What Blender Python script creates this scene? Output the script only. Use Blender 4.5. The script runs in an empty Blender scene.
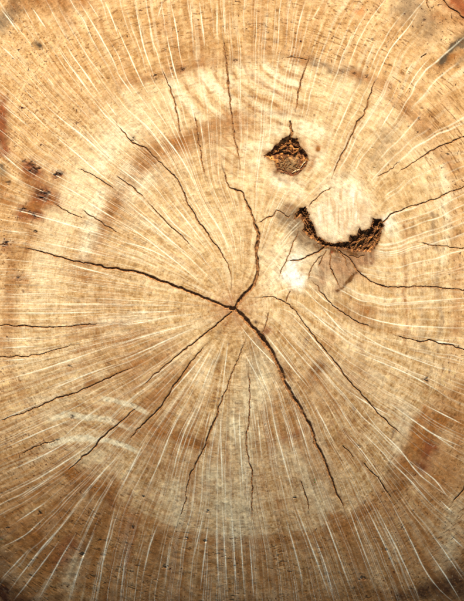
import bpy, bmesh, math, random
import numpy as np
from mathutils import Vector, noise as mnoise

rng = np.random.default_rng(7)
random.seed(7)
scene = bpy.context.scene
COL = scene.collection

# ------------------------------------------------------------------ camera, sky, sun, exposure
MM = 0.001                       # the sawn face measures about 0.8 m across; plan units are millimetres
CX, CY = 232.0, 300.5            # plan position of the face centre (x to the right, y down the face)
TOP = 0.45                       # height of the sawn face above the ground
DIST = 2.6                       # camera height above the face
cam_d = bpy.data.cameras.new('camera')
cam = bpy.data.objects.new('camera', cam_d)
COL.objects.link(cam)
cam.location = (0, 0, TOP + DIST)
cam.rotation_euler = (0, 0, 0)
cam_d.sensor_fit = 'VERTICAL'
cam_d.sensor_height = 24.0
cam_d.lens = 24.0 * DIST / (601 * MM)
cam_d.clip_start = 0.05
cam_d.clip_end = 500
scene.camera = cam

SUN_EL = math.radians(23)
world = bpy.data.worlds.new('World')
scene.world = world
world.use_nodes = True
wn = world.node_tree
wn.nodes.clear()
sky = wn.nodes.new('ShaderNodeTexSky')
sky.sky_type = 'NISHITA'
sky.sun_disc = False
sky.sun_elevation = SUN_EL
sky.sun_rotation = 0.0
bg = wn.nodes.new('ShaderNodeBackground')
bg.inputs['Strength'].default_value = 0.05
wo = wn.nodes.new('ShaderNodeOutputWorld')
wn.links.new(sky.outputs[0], bg.inputs['Color'])
wn.links.new(bg.outputs[0], wo.inputs['Surface'])

sun_d = bpy.data.lights.new('sun', 'SUN')
sun_d.energy = 5.0
sun_d.angle = math.radians(0.8)
sun_d.color = (1.0, 0.92, 0.80)
sun = bpy.data.objects.new('sun', sun_d)
COL.objects.link(sun)
sun.location = (0, 3, 3)
sun.rotation_euler = (-(math.pi / 2 - SUN_EL), 0, 0)     # shines from the far (+y) side down across the face

scene.view_settings.view_transform = 'Standard'
scene.view_settings.look = 'None'
scene.view_settings.gamma = 1.0
scene.view_settings.use_curve_mapping = False
scene.view_settings.exposure = 1.2

# ------------------------------------------------------------------ small numeric helpers
F = np.float32

def lin(r, g, b):
    c = np.array([r, g, b], F) / 255.0
    return np.where(c <= 0.04045, c / 12.92, ((c + 0.055) / 1.055) ** 2.4).astype(F)

TAB = rng.random((512, 512)).astype(F)

def vnoise(u, v, N=512, seed=0):
    """smooth value noise on a lattice; u wraps every N cells"""
    u = np.asarray(u, F); v = np.asarray(v, F)
    iu = np.floor(u); iv = np.floor(v)
    fu = u - iu; fv = v - iv
    fu = fu * fu * (3 - 2 * fu); fv = fv * fv * (3 - 2 * fv)
    a = iu.astype(np.int32) % N; b = (a + 1) % N
    c = (iv.astype(np.int32) + seed * 57) % 512; d = (c + 1) % 512
    a = (a + seed * 31) % 512; b = (b + seed * 31) % 512
    return (TAB[a, c] * (1 - fu) + TAB[b, c] * fu) * (1 - fv) + (TAB[a, d] * (1 - fu) + TAB[b, d] * fu) * fv

def fbm(x, y, scale, seed=0, octs=3):
    s = 0; amp = 1; tot = 0
    for k in range(octs):
        s = s + amp * vnoise(x / scale + 11.3 * k, y / scale + 5.7 * k, 512, seed + k)
        tot += amp; amp *= 0.55; scale *= 0.5
    return s / tot

def sstep(x, a, b):
    t = np.clip((x - a) / (b - a), 0, 1)
    return t * t * (3 - 2 * t)

# ------------------------------------------------------------------ grain survey: where rays and cracks of the sawn face run
PITH = (234.0, 308.5)
RAYS = [  # pale medullary rays, (brightness, points)
 (.9, [(0,8),(8,18),(20,35)]), (.9, [(32,8),(47,30)]), (1, [(78,0),(85,11),(98,33),(114,62),(119,77)]),
 (1, [(56,44),(62,55),(75,73),(95,100)]), (.9, [(65,42),(72,55),(85,73),(102,98)]), (.6, [(75,35),(90,60),(108,82)]),
 (1, [(104,0),(112,18),(119,38)]), (.6, [(87,0),(100,20)]), (.7, [(0,45),(17,61)]), (.7, [(46,76),(54,86)]), (.5, [(22,5),(35,28)]),
 (1, [(115,23),(127,50),(143,85),(152,98)]), (1, [(134,0),(139,25),(144,48),(151,68),(155,78)]),
 (1, [(166,28),(168,42),(173,65),(178,82),(182,95)]), (.8, [(170,0),(176,28),(180,55),(183,68)]), (.9, [(199,0),(203,30),(205,48)]),
 (.7, [(217,0),(217,40)]), (.7, [(190,0),(193,35)]), (.7, [(223,5),(225,35)]), (.5, [(163,0),(157,20)]), (.7, [(115,70),(136,99)]),
 (.5, [(149,25),(155,55)]), (.5, [(257,5),(256,50)]), (.5, [(280,10),(277,55)]), (.6, [(306,0),(300,20),(295,45)]), (.5, [(321,5),(312,20)]),
 (.8, [(420,8),(410,25),(390,50),(378,75),(370,92)]), (.6, [(376,40),(365,64)]), (.7, [(432,56),(418,72),(402,98)]), (.6, [(413,62),(405,76)]),
 (1, [(40,100),(60,118),(85,138),(110,160),(120,168)]), (.6, [(0,103),(30,128)]), (.6, [(30,110),(46,127)]),
 (.9, [(50,132),(78,155),(95,170),(120,190)]), (1, [(0,152),(15,165),(26,174)]), (.7, [(93,100),(105,115),(120,129)]), (.7, [(105,100),(118,118)]),
 (.6, [(83,127),(110,157)]), (.8, [(58,183),(88,200)]), (1, [(135,100),(155,125),(173,147),(185,165),(195,185),(201,200)]),
 (.7, [(120,103),(150,130),(170,160)]), (.8, [(115,165),(135,180),(155,197)]), (.6, [(150,100),(170,130)]), (.6, [(190,100),(197,130)]),
 (1, [(4,208),(20,211),(45,218),(80,228),(120,240)]), (.9, [(85,200),(118,221)]), (.6, [(0,230),(30,233)]), (.8, [(60,262),(120,278)]),
 (.6, [(0,295),(60,293)]), (.7, [(30,240),(60,246),(120,259)]), (1, [(122,200),(145,218),(170,240),(195,260)]),
 (.9, [(115,240),(145,248),(175,262)]), (.8, [(155,200),(175,225),(200,245)]), (.8, [(170,200),(190,225),(205,245)]),
 (.8, [(200,200),(220,230),(232,255)]), (.8, [(115,218),(145,238),(180,265),(205,287)]), (.6, [(0,303),(60,304),(120,303)]),
 (.9, [(0,313),(60,313),(110,312)]), (.8, [(0,339),(40,338)]), (.8, [(0,348),(40,346)]), (1, [(0,381),(40,370),(85,355),(120,343)]),
 (.9, [(45,393),(85,375),(120,363)]), (.7, [(0,361),(40,358)]), (.9, [(115,345),(160,332),(198,322)]), (.9, [(115,363),(150,348),(200,325)]),
 (.8, [(115,312),(150,312),(182,311)]), (.7, [(115,326),(160,320)]), (.7, [(125,395),(160,372),(190,347)]), (.8, [(163,402),(195,365),(210,345)]),
 (.8, [(185,395),(205,360),(214,343)]), (.7, [(200,395),(215,355)]), (.7, [(222,395),(228,340)]), (.8, [(237,322),(256,345),(280,370),(292,392)]),
 (.8, [(262,330),(290,365),(312,392)]), (.9, [(285,310),(310,335),(350,385)]), (1, [(320,305),(340,328),(352,338)]),
 (.9, [(297,300),(330,328),(352,344)]), (.8, [(344,305),(360,315),(400,325),(464,328)]), (.8, [(344,322),(380,345),(430,365),(464,374)]),
 (1, [(344,347),(380,362),(410,375),(440,392),(452,402)]), (.9, [(420,340),(464,345)]), (.7, [(0,420),(45,401)]),
 (.9, [(0,450),(45,430),(78,417)]), (.8, [(0,475),(50,452),(85,430)]), (.9, [(0,497),(35,480),(60,465),(90,445),(115,424)]), (.8, [(18,499),(55,475)]),
 (1, [(78,500),(100,475),(122,452)]), (.9, [(118,495),(135,460),(147,437)]), (1, [(143,500),(160,460),(172,430),(187,402)]),
 (.9, [(170,485),(180,445),(190,420),(202,398)]), (.6, [(205,430),(210,410)]), (.9, [(220,410),(221,445),(223,498)]), (.7, [(233,410),(236,450)]),
 (.8, [(239,400),(240,440),(244,498)]), (1, [(270,400),(276,430),(284,460),(295,500)]), (.9, [(292,400),(305,440),(312,465)]),
 (.8, [(312,400),(325,425),(336,447)]), (.7, [(257,410),(262,460)]), (.7, [(278,400),(290,435),(298,470)]),
 (.9, [(358,400),(375,425),(400,450),(420,475),(455,501)]), (.9, [(385,400),(420,425),(464,455)]), (.9, [(425,405),(464,425)]),
 (.8, [(344,430),(365,455),(390,490)]), (.8, [(415,465),(435,480),(450,500)]), (.7, [(0,548),(25,535),(47,515)]), (.9, [(15,523),(48,501)]),
 (1, [(8,592),(40,550),(60,528),(82,501)]), (.7, [(0,580),(30,548)]), (.9, [(14,600),(35,573),(60,540)]), (.9, [(38,600),(60,560),(76,533)]),
 (.9, [(70,600),(80,565),(95,530)]), (.9, [(97,600),(105,550),(116,503)]), (.7, [(120,600),(125,560),(130,540)]), (.8, [(142,580),(150,545),(160,520)]),
 (.6, [(165,580),(170,540)]), (.8, [(193,560),(200,530),(205,505)]), (.8, [(200,592),(205,550),(210,510)]), (.9, [(217,500),(217,550),(220,600)]),
 (.9, [(222,500),(226,570),(228,600)]), (.8, [(231,500),(237,600)]), (.8, [(239,510),(245,600)]), (.8, [(249,535),(254,600)]),
 (1, [(293,500),(305,530),(320,570),(331,601)]), (.8, [(285,515),(300,570),(303,592)]), (.9, [(312,530),(325,565),(335,601)]),
 (.9, [(318,500),(333,540),(352,592)]), (1, [(372,500),(385,525),(400,555),(415,588),(420,602)]), (1, [(388,496),(408,535),(425,570),(440,590),(455,603)]),
 (.9, [(365,505),(380,535),(400,580)]), (.8, [(425,545),(445,575),(461,601)]), (.8, [(346,500),(360,540),(376,582)]), (.8, [(440,500),(453,513)]),
 (.8, [(425,525),(440,545),(464,580)]), (.8, [(450,535),(464,548)]), (.9, [(400,410),(430,432),(464,448)]), (.8, [(384,455),(410,480),(432,505)]),
 (.9, [(344,388),(370,405),(395,418)]), (.7, [(360,430),(385,455),(395,470)]), (.6, [(300,285),(318,303),(340,318)]), (.6, [(306,282),(325,300),(345,311)]),
 (.6, [(270,320),(300,355),(330,388)]), (.6, [(240,345),(262,385),(272,402)]), (.6, [(335,400),(360,440)]), (.7, [(60,440),(85,418),(105,404)]),
 (.7, [(355,90),(343,118),(333,140)]), (.7, [(395,105),(380,130)]), (.7, [(340,190),(318,200)]), (.6, [(400,150),(372,180),(362,198)]),
]
CRACKS = [  # (half widths along the crack, depth, points); mm
 ([.5,.8,1.2,1.5,1.7], 9, [(18,247),(40,252),(62,258),(85,263),(105,267),(118,269),(135,272),(160,280),(185,290),(205,298),(222,305),(233,309)]),
 ([1.7,1.5,1.4,1.1,.6,.4], 8, [(236,307),(240,300),(249,290),(254,285),(257,276),(258,265),(256,255),(257,245),(259,235),(255,225),(252,215),(250,209),(246,200),(240,191),(230,187),(223,172),(222,161)]),
 ([.7,.6,.6], 4, [(257,222),(262,221),(267,217),(273,216),(276,210),(284,213),(288,217),(293,213)]),
 ([1.9,2.4,2.4,1.9,1.6,1.3,1.1,.5], 9, [(236,310),(242,316),(250,325),(258,333),(265,343),(272,353),(278,365),(282,375),(287,387),(295,400),(304,415),(311,428),(315,442),(322,455),(330,475),(338,495),(344,510),(347,515)]),
 ([1.3,1.1,.9,.5,.4], 7, [(233,311),(222,320),(210,330),(195,341),(182,352),(165,366),(150,379),(138,390)]),
 ([.5,.9,1.2,1.0,.5], 6, [(209,341),(200,352),(190,364),(180,378),(172,389),(165,400),(155,413),(142,425),(132,436),(124,444)]),
 ([.6,1.0,1.1,.9,.4], 6, [(140,404),(128,415),(115,427),(103,437),(90,451),(76,464),(62,475)]),
 ([.3,.4,.7,1.2,1.2,.9,.6,.4], 6, [(248,333),(240,355),(230,380),(222,400),(217,415),(210,432),(205,447),(199,458),(193,470),(188,482),(186,498),(182,512),(178,522),(176,530)]),
 ([.4,.6,.7,.7,.5], 4, [(248,365),(249,380),(250,400),(249,420),(247,435),(247,450),(250,465),(252,475),(252,498),(252,512),(254,530)]),
 ([.5,.6,.8,.9,.9,.6], 5, [(248,298),(258,297),(270,297),(280,300),(290,305),(300,318),(312,334),(325,350),(335,362),(345,376),(355,388),(367,400),(380,415),(390,425),(400,433),(411,443)]),
 ([.5,.4], 3, [(286,302),(288,296),(290,290)]),
 ([.4,.7,.7,.4], 4, [(312,280),(325,297),(335,308),(344,313),(355,320),(375,329)]),
 ([.9,.9,.8,.7], 6, [(336,248),(345,254),(352,262),(357,270),(362,275),(370,280),(385,286),(395,287),(410,287),(425,287),(445,288),(464,290),(480,291)]),
 ([.4,.7,.9,.8], 5, [(392,334),(403,338),(412,340),(420,342),(430,340),(438,343),(450,345),(464,350),(478,357)]),
 ([1.0,.9,.8,.7], 6, [(383,222),(390,215),(400,211),(412,206),(425,203),(432,200),(440,197),(455,190),(464,187),(480,181)]),
 ([.4,.8,.9,.7], 5, [(396,174),(402,170),(410,166),(425,155),(438,147),(450,142),(464,137),(480,131)]),
 ([.4,.5], 3, [(376,177),(388,171),(400,162)]),
 ([.4,.8,1.0,.9,.5], 6, [(378,74),(372,88),(366,110),(358,122),(352,135),(345,148),(338,162),(331,180)]),
 ([.5,.8], 4, [(332,187),(320,195),(308,206)]),
 ([.4,.8,.9,.6], 5, [(310,55),(308,62),(303,75),(299,90),(297,100),(296,112)]),
 ([.5,1.0,1.0,.9,.5], 6, [(223,33),(224,45),(226,60),(228,80),(230,100),(232,120),(235,140),(238,155),(241,170)]),
 ([.4,.8,.7], 5, [(161,68),(167,82),(174,100),(178,120),(182,138)]),
 ([.4,.8,.6], 5, [(194,113),(197,130),(200,150),(204,170),(205,178)]),
 ([.6,.9,.7,.9,1.0,.9,.6,.4], 5, [(113,118),(122,130),(132,142),(145,148),(155,158),(165,167),(175,177),(183,190),(187,200),(190,208),(200,223),(212,240),(220,250),(228,265),(231,272),(231,292)]),
 ([.5,.6,.4], 4, [(149,203),(160,215),(170,226),(180,235),(193,248)]),
 ([.5,.8,.6], 4, [(115,175),(130,185),(145,198)]),
 ([.4,.7,.5], 4, [(78,168),(90,174),(105,183),(116,190)]),
 ([.5,.7,.4], 4, [(53,202),(68,212),(84,219)]),
 ([.4,.7,.4], 4, [(82,210),(100,222),(120,234)]),
 ([.7,.9,.8,.4], 5, [(-12,324),(0,325),(20,326),(45,327),(55,327),(75,326),(95,324),(107,323)]),
 ([.7,.6,.3], 4, [(-12,358),(0,357),(25,356),(45,353),(65,347),(78,344)]),
 ([.3,.5,.9,.9,.6], 5, [(-8,424),(35,408),(55,399),(75,393),(95,384),(120,373),(141,364)]),
 ([.4,.6,.4], 3, [(20,455),(40,445),(57,440)]),
 ([1.3,1.4,1.3], 8, [(436,-8),(443,0),(447,5),(452,9),(458,13),(464,18),(475,26)]),
 ([1.3,1.2,.6], 5, [(474,478),(464,488),(458,497),(452,503)]),
 ([.4,.7,.6,.4], 4, [(362,462),(372,472),(378,478),(384,488),(393,500)]),
 ([1.2,.9,.6], 5, [(328,245),(315,253),(300,259),(287,261)]),
 ([.8,.7,.5], 4, [(331,248),(330,262),(333,273),(338,283),(341,287)]),
 ([.5,.5], 3, [(323,254),(312,267),(308,280)]),
 ([.6,.5], 3, [(327,250),(321,261),(317,268)]),
 ([.5,.5], 3, [(338,250),(345,259),(348,268)]),
 ([.5,.5], 3, [(348,255),(357,257),(366,255)]),
 ([.4,.4], 2, [(299,231),(290,252),(279,277)]),
 ([.3,.5], 3, [(418,242),(440,246),(464,248),(476,249)]),
 ([.4,.4], 3, [(342,445),(354,458)]),
 ([1.0,1.3,1.7], 8, [(290,121),(290.5,127),(292,132),(290,139)]),
 ([.4,.5,.3], 3, [(262,334),(266,325),(268,312)]),
 ([.5,.5], 3, [(286,57),(308,60)]),
 ([.6,.7], 3, [(420,58),(427,54)]),
 ([.9,.5], 4, [(426,-4),(427,3),(429,9)]),
 ([.4,.6,.4], 3, [(300,480),(306,497),(309,512)]),
]
HEART = [(45,178),(70,140),(100,104),(125,86),(155,76),(185,70),(205,64),(230,58),(262,55),(305,58),(330,66),(355,77),(380,90),(410,115),(430,140),(445,175),(452,230),(455,290),(452,340),(438,398),(415,432),(395,466),(375,495),(350,517),(330,525),(280,537),(230,538),(190,533),(150,520),(120,500),(95,482),(73,463),(50,430),(30,405),(14,372),(8,335),(11,290),(19,240),(30,206)]

def smooth(pts, step=7.0):
    if len(pts) < 3: return pts
    p = np.array([2 * np.array(pts[0]) - np.array(pts[1])] + [np.array(q) for q in pts] + [2 * np.array(pts[-1]) - np.array(pts[-2])], float)
    out = []
    for i in range(1, len(p) - 2):
        n = max(1, int(np.linalg.norm(p[i + 1] - p[i]) / step))
        for k in range(n):
            t = k / n
            out.append(tuple(.5 * (2 * p[i] + (p[i + 1] - p[i - 1]) * t + (2 * p[i - 1] - 5 * p[i] + 4 * p[i + 1] - p[i + 2]) * t * t + (3 * p[i] - p[i - 1] - 3 * p[i + 1] + p[i + 2]) * t ** 3)))
    out.append(tuple(p[-2]))
    return out
RAYS = [(b, smooth(p)) for b, p in RAYS]

# ------------------------------------------------------------------ warped ray field: angle = polar + spline, fitted to the tangents of the survey
GS = 24.0
X0, Y0 = -190.0, -120.0
NXC = int((660 - X0) / GS) + 4
NYC = int((730 - Y0) / GS) + 4

def bbasis(t, n):
    """cubic B-spline values and slopes at t (in cells) for n coefficients -> two (len,n) matrices"""
    t = np.asarray(t, np.float64)
    i = np.clip(np.floor(t).astype(int), 0, n - 4)
    f = t - i
    w = [(1 - f) ** 3 / 6, (3 * f ** 3 - 6 * f ** 2 + 4) / 6, (-3 * f ** 3 + 3 * f ** 2 + 3 * f + 1) / 6, f ** 3 / 6]
    d = [-(1 - f) ** 2 / 2, (9 * f ** 2 - 12 * f) / 6, (-9 * f ** 2 + 6 * f + 3) / 6, f ** 2 / 2]
    W = np.zeros((len(t), n)); D = np.zeros((len(t), n))
    r = np.arange(len(t))
    for k in range(4):
        W[r, i + k] = w[k]; D[r, i + k] = d[k]
    return W, D

def resample(pts, step):
    out = []
    for (a, b) in zip(pts[:-1], pts[1:]):
        n = max(1, int(math.hypot(b[0] - a[0], b[1] - a[1]) / step))
        for k in range(n):
            out.append(((a[0] + (b[0] - a[0]) * k / n, a[1] + (b[1] - a[1]) * k / n), (b[0] - a[0], b[1] - a[1])))
    return out

samples = []
for _, p in RAYS:
    samples += resample(p, 8)
for k in (0, 1, 3, 4, 5, 6, 7, 8, 9, 11, 13, 14, 15, 17, 19, 20, 21, 22, 23, 25, 26, 29, 31):
    samples += resample(CRACKS[k][2], 8)
sp = np.array([s[0] for s in samples]); st = np.array([s[1] for s in samples], float)
st /= np.linalg.norm(st, axis=1)[:, None]
dx, dy = sp[:, 0] - PITH[0], sp[:, 1] - PITH[1]
rr = np.hypot(dx, dy)
ok = rr > 22
sp, st, dx, dy, rr = sp[ok], st[ok], dx[ok], dy[ok], rr[ok]
Wx, Dx = bbasis((sp[:, 0] - X0) / GS, NXC)
Wy, Dy = bbasis((sp[:, 1] - Y0) / GS, NYC)
rows = rr[:, None] * ((st[:, 0, None, None] * Wy[:, :, None] * Dx[:, None, :] + st[:, 1, None, None] * Dy[:, :, None] * Wx[:, None, :]) / GS).reshape(len(sp), -1)
gpx, gpy = -dy / rr ** 2, dx / rr ** 2
rhs = -rr * (st[:, 0] * gpx + st[:, 1] * gpy)
idx = np.arange(NXC * NYC).reshape(NYC, NXC)
AtA = rows.T @ rows
Atb = rows.T @ rhs
LAM = 6.0
def add_reg(i0, i1, i2):
    for a, ca in ((i0, 1), (i1, -2), (i2, 1)):
        for b, cb in ((i0, 1), (i1, -2), (i2, 1)):
            np.add.at(AtA, (a.ravel(), b.ravel()), LAM * ca * cb)
add_reg(idx[:, :-2], idx[:, 1:-1], idx[:, 2:])
add_reg(idx[:-2], idx[1:-1], idx[2:])
AtA[np.arange(len(AtA)), np.arange(len(AtA))] += 0.02
WARP = np.linalg.solve(AtA, Atb).reshape(NYC, NXC)

# ------------------------------------------------------------------ plan grid of the sawn face: fine in the middle, coarse to the rim
STEP = 0.5
def axis(lo, hi):
    fine = np.arange(lo - 8, hi + 8, STEP)
    a = fine[0] - np.cumsum(np.geomspace(STEP * 1.2, 14, 40)); b = fine[-1] + np.cumsum(np.geomspace(STEP * 1.2, 14, 40))
    return np.concatenate([a[::-1], fine, b])
xs = axis(0, 464); ys = axis(0, 601)
xs = xs[(xs > -185) & (xs < 652)]; ys = ys[(ys > -115) & (ys < 725)]
nx, ny = len(xs), len(ys)
X, Y = np.meshgrid(xs.astype(F), ys.astype(F))

def rim(th):
    return 402 + 6 * np.sin(2 * th + 1) + 5 * np.sin(3 * th + .4) + 3.5 * np.sin(5 * th + 2) + 2 * np.sin(11 * th) + 1.2 * np.sin(17 * th + 1)

PX, PY = X - PITH[0], Y - PITH[1]
R = np.hypot(PX, PY)
POL = np.arctan2(PY, PX)
TH = POL + (bbasis((ys - Y0) / GS, NYC)[0] @ WARP @ bbasis((xs - X0) / GS, NXC)[0].T).astype(F)
TH = TH + (fbm(X, Y, 26, 3, 2) - .5) * 3.0 / np.maximum(R, 30)
TN = (TH / (2 * math.pi)) % 1.0                     # 0..1 round the pith
hp = np.array(HEART, float)
ha = np.arctan2(hp[:, 1] - PITH[1], hp[:, 0] - PITH[0]); hr = np.hypot(hp[:, 0] - PITH[0], hp[:, 1] - PITH[1])
o = np.argsort(ha)
RH = np.interp(POL.ravel(), np.concatenate([ha[o] - 2 * math.pi, ha[o], ha[o] + 2 * math.pi]), np.tile(hr[o], 3)).reshape(POL.shape).astype(F)
RHO = R / RH + (fbm(X, Y, 40, 9, 3) - .5) * 0.03    # 1 at the heartwood edge
RING = RHO * 225.0

# ------------------------------------------------------------------ brush helpers working on windows of the grid
def window(pts, pad):
    p = np.array(pts, float)
    i0, i1 = np.searchsorted(xs, [p[:, 0].min() - pad, p[:, 0].max() + pad])
    j0, j1 = np.searchsorted(ys, [p[:, 1].min() - pad, p[:, 1].max() + pad])
    return slice(j0, max(j1, j0 + 1)), slice(i0, max(i1, i0 + 1))

def polydist(pts, pad, warp=0.0, wscale=5.0, seed=0):
    """distance to a polyline and the 0..1 position along it, on a window"""
    w = window(pts, pad)
    x, y = X[w], Y[w]
    if warp:
        x = x + (fbm(x, y, wscale, seed, 2) - .5) * 2 * warp
        y = y + (fbm(x + 71, y + 33, wscale, seed + 3, 2) - .5) * 2 * warp
    seg = [math.hypot(b[0] - a[0], b[1] - a[1]) for a, b in zip(pts[:-1], pts[1:])]
    tot = sum(seg); acc = 0
    D = np.full(x.shape, 1e9, F); T = np.zeros(x.shape, F)
    for (a, b), L in zip(zip(pts[:-1], pts[1:]), seg):
        ux, uy = (b[0] - a[0]) / L, (b[1] - a[1]) / L
        t = np.clip((x - a[0]) * ux + (y - a[1]) * uy, 0, L)
        d = np.hypot(x - a[0] - ux * t, y - a[1] - uy * t)
        m = d < D
        D = np.where(m, d, D); T = np.where(m, (acc + t) / tot, T)
        acc += L
    return w, D, T

def inside(pts, pad=6, warp=0.0, wscale=4.0, seed=0):
    """signed distance-like value of a polygon (negative inside) on a window"""
    w, D, _ = polydist(list(pts) + [pts[0]], pad, warp, wscale, seed)
    x, y = X[w], Y[w]
    if warp:
        x = x + (fbm(x, y, wscale, seed, 2) - .5) * 2 * warp
        y = y + (fbm(x + 71, y + 33, wscale, seed + 3, 2) - .5) * 2 * warp
    c = np.zeros(x.shape, bool)
    for (ax, ay), (bx, by) in zip(pts, list(pts[1:]) + [pts[0]]):
        if ay == by: continue
        cond = ((ay > y) != (by > y)) & (x < (bx - ax) * (y - ay) / (by - ay) + ax)
        c ^= cond
    return w, np.where(c, -D, D)

C = np.empty(X.shape + (3,), F)
Zr = np.zeros(X.shape, F)         # relief in mm

def mix(mask, colour, w=None):
    if w is None:
        C[:] = C + (colour - C) * mask[..., None]
    else:
        C[w] = C[w] + (colour - C[w]) * mask[..., None]

def stain_and_shade(pts, width, colour, amount, rag=.6, warp=4.5, wscale=14, seed=0, streak=0.0):
    if len(pts) == 1: pts = [pts[0], (pts[0][0] + .01, pts[0][1])]
    w, D, T = polydist(pts, width * 2.2 + warp, warp, wscale, seed)
    m = np.exp(-(D / width) ** 2) * amount
    m = m * np.clip(1 - rag + 2 * rag * fbm(X[w], Y[w], 9, seed + 5, 3), 0, 1.4)
    m = m * (1.0 if colour is PALE else 1.25) * np.clip(.40 + .50 * FINE[w] + .45 * STREAK[w] + .35 * TICK[w], 0, 1.5)
    m = np.clip(m, 0, 1)[..., None]
    C[w] = C[w] + (colour * GRAIN[w] - C[w]) * m

# ------------------------------------------------------------------ colours of the wood, with some light falloff painted in
HEARTC = lin(222, 183, 127); SAPC = lin(213, 168, 111); PALE = lin(243, 219, 174); BROWN = lin(160, 103, 48)
RED = lin(150, 84, 44); DARK = lin(70, 38, 20); GREY = lin(164, 132, 94); RAYC = lin(255, 244, 208) * 1.2; WHITE = lin(255, 247, 226)
PINK = lin(238, 210, 168)

# fine radial fibre: cells about 2 mm wide at every radius
def radial(width, length, seed):
    want = np.log2(2 * math.pi * np.maximum(R, 12) / width) + .5 * (vnoise(X / 9, Y / 9, 512, seed + 2) - .5)
    lev = np.clip(np.round(want), 4, 10)
    out = np.zeros(X.shape, F)
    for k in range(4, 11):
        m = lev == k
        if not m.any(): continue
        N = 2 ** k
        out[m] = vnoise(TN[m] * N, R[m] / length + 3.17 * k, N, seed + k)
    return out
FINE = radial(2.2, 26, 1)
FINE2 = radial(5.5, 60, 4)
FINE3 = radial(1.2 * 1.3, 9, 8)
BLOT = fbm(X, Y, 46, 20, 4)
BLOT2 = fbm(X, Y, 17, 24, 3)
BLOT3 = fbm(X, Y, 5, 28, 3)

soft = .012 + .03 * sstep(Y, 200, 100) + .13 * sstep(X, 150, 70) * sstep(Y, 420, 260) + .06 * sstep(X, 410, 445)
h = 1 - sstep((RHO - 1) / soft, -1, 1)
TICK = radial(2.9, 1.7, 12); TICK2 = radial(2.4, 2.6, 15); STREAK = radial(3.4, 75, 18); HAIR = radial(1.5, 45, 21); WIDE = radial(14, 90, 25)
C[:] = SAPC + (HEARTC - SAPC) * h[..., None]
# annual rings of uneven width, fine and broken
ringw = vnoise(TN * 32, RING / 14, 32, 41)
ring = np.sin(RING * 2 * math.pi / 3.4 + 3.0 * fbm(X, Y, 30, 44, 2) * 2)
ringL = vnoise(np.zeros_like(RING) + 3.0 + TN * 6, RING / 4.5, 6, 47)
ringB = vnoise(np.zeros_like(RING) + 9.0 + TN * 5, RING / 17.0, 5, 52)
amp = (0.75 + .5 * (ringw - .5))
ring2 = np.sin(RING * 2 * math.pi / 2.5 + 9 * fbm(X, Y, 45, 45, 2))
bright = 1 + .05 * ring * amp + .055 * ring2 * sstep(fbm(X, Y, 18, 46, 2), .3, .6) + .34 * (ringL - .5) + .26 * (ringB - .5)
bright += .34 * (FINE - .5) + .26 * (FINE2 - .5) + .40 * (FINE3 - .5) + .36 * (BLOT - .5) + .22 * (BLOT2 - .5) + .16 * (BLOT3 - .5)
bright += .36 * (TICK - .5) + .40 * (TICK2 - .5) + .26 * (WIDE - .5) + .34 * (vnoise(X / 1.15, Y / 1.15, 512, 29) - .5) + .16 * (rng.random(X.shape).astype(F) - .5)
bright = 1 + (bright - 1) * (.82 + .3 * sstep(Y, 250, 450))
GRAIN = np.clip(.5 + .5 * bright + .3 * (TICK2 - .5), .7, 1.2)[..., None]
sat = np.stack([bright ** .72, bright ** 1.0, bright ** 1.5], -1)
C *= np.clip(sat, .3, 1.6)
mix(np.clip(sstep(STREAK, .60, .88) * (.25 + .6 * BLOT) * .55, 0, 1), BROWN)
low = sstep(Y, 330, 460)
mix(np.clip(low * (sstep(STREAK, .48, .85) * .55 + sstep(FINE2, .5, .9) * .4) * (.3 + BLOT2) * .8, 0, 1), BROWN)
mix(np.clip(low * h * (.10 + .35 * BLOT * FINE2), 0, 1), BROWN)  # browner lower heartwood: wood tone plus painted light falloff
mix(np.clip(sstep(HAIR, .62, .9) * .40, 0, 1), PALE)

# broad zones -----------------------------------------------------------
def band(lo, hi, soft):      # a belt between two ring positions
    return sstep(RHO, lo - soft, lo + soft) * (1 - sstep(RHO, hi - soft, hi + soft))
up = sstep(Y, 330, 120)
mix(np.clip(.10 * up * h * (0.5 + BLOT2), 0, 1), PALE)                                   # upper heartwood painted paler, adding to the light falloff
mix(np.clip(band(.66, .76, .03) * sstep(X, 300, 200) * sstep(Y, 330, 250) * (BLOT2 * 1.1 + .1) * .62, 0, 1), BROWN)
mix(np.clip(band(.80, .93, .04) * sstep(X, 190, 120) * sstep(Y, 330, 250) * (BLOT2 * 1.2) * .55, 0, 1), PALE)
mix(np.clip(band(.985, 1.03, .008) * (.25 + .5 * BLOT3) * (.45 + .55 * sstep(Y, 440, 500) + 0.0), 0, 1), BROWN)
mix(np.clip(band(.70, .80, .04) * sstep(Y, 380, 430) * (FINE2 * .5 + BLOT2 * .6) * .45, 0, 1), BROWN)
mix(np.clip(sstep(RHO, 1.0, 1.03) * sstep(Y, 400, 520) * (.4 + .6 * FINE2 + .9 * (BLOT2 - .5)) * .68, 0, 1), BROWN)        # browner sapwood low on the face, part of it painted light falloff
mix(np.clip(.55 * np.exp(-(R / 20) ** 2) * (.5 + FINE), 0, 1), RED * 1.15)                # round the pith
mix(np.clip(sstep(RHO, .28, .5) * (1 - sstep(RHO, .7, .8)) * sstep(X, 215, 160) * sstep(Y, 295, 330) * (FINE2 * BLOT2) * 1.5, 0, 1), BROWN)
mix(np.clip(sstep(RHO, .3, .45) * (1 - sstep(RHO, .62, .75)) * sstep(X, 205, 255) * sstep(Y, 330, 370) * (FINE2 * BLOT2) * .9, 0, 1), BROWN)

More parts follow.
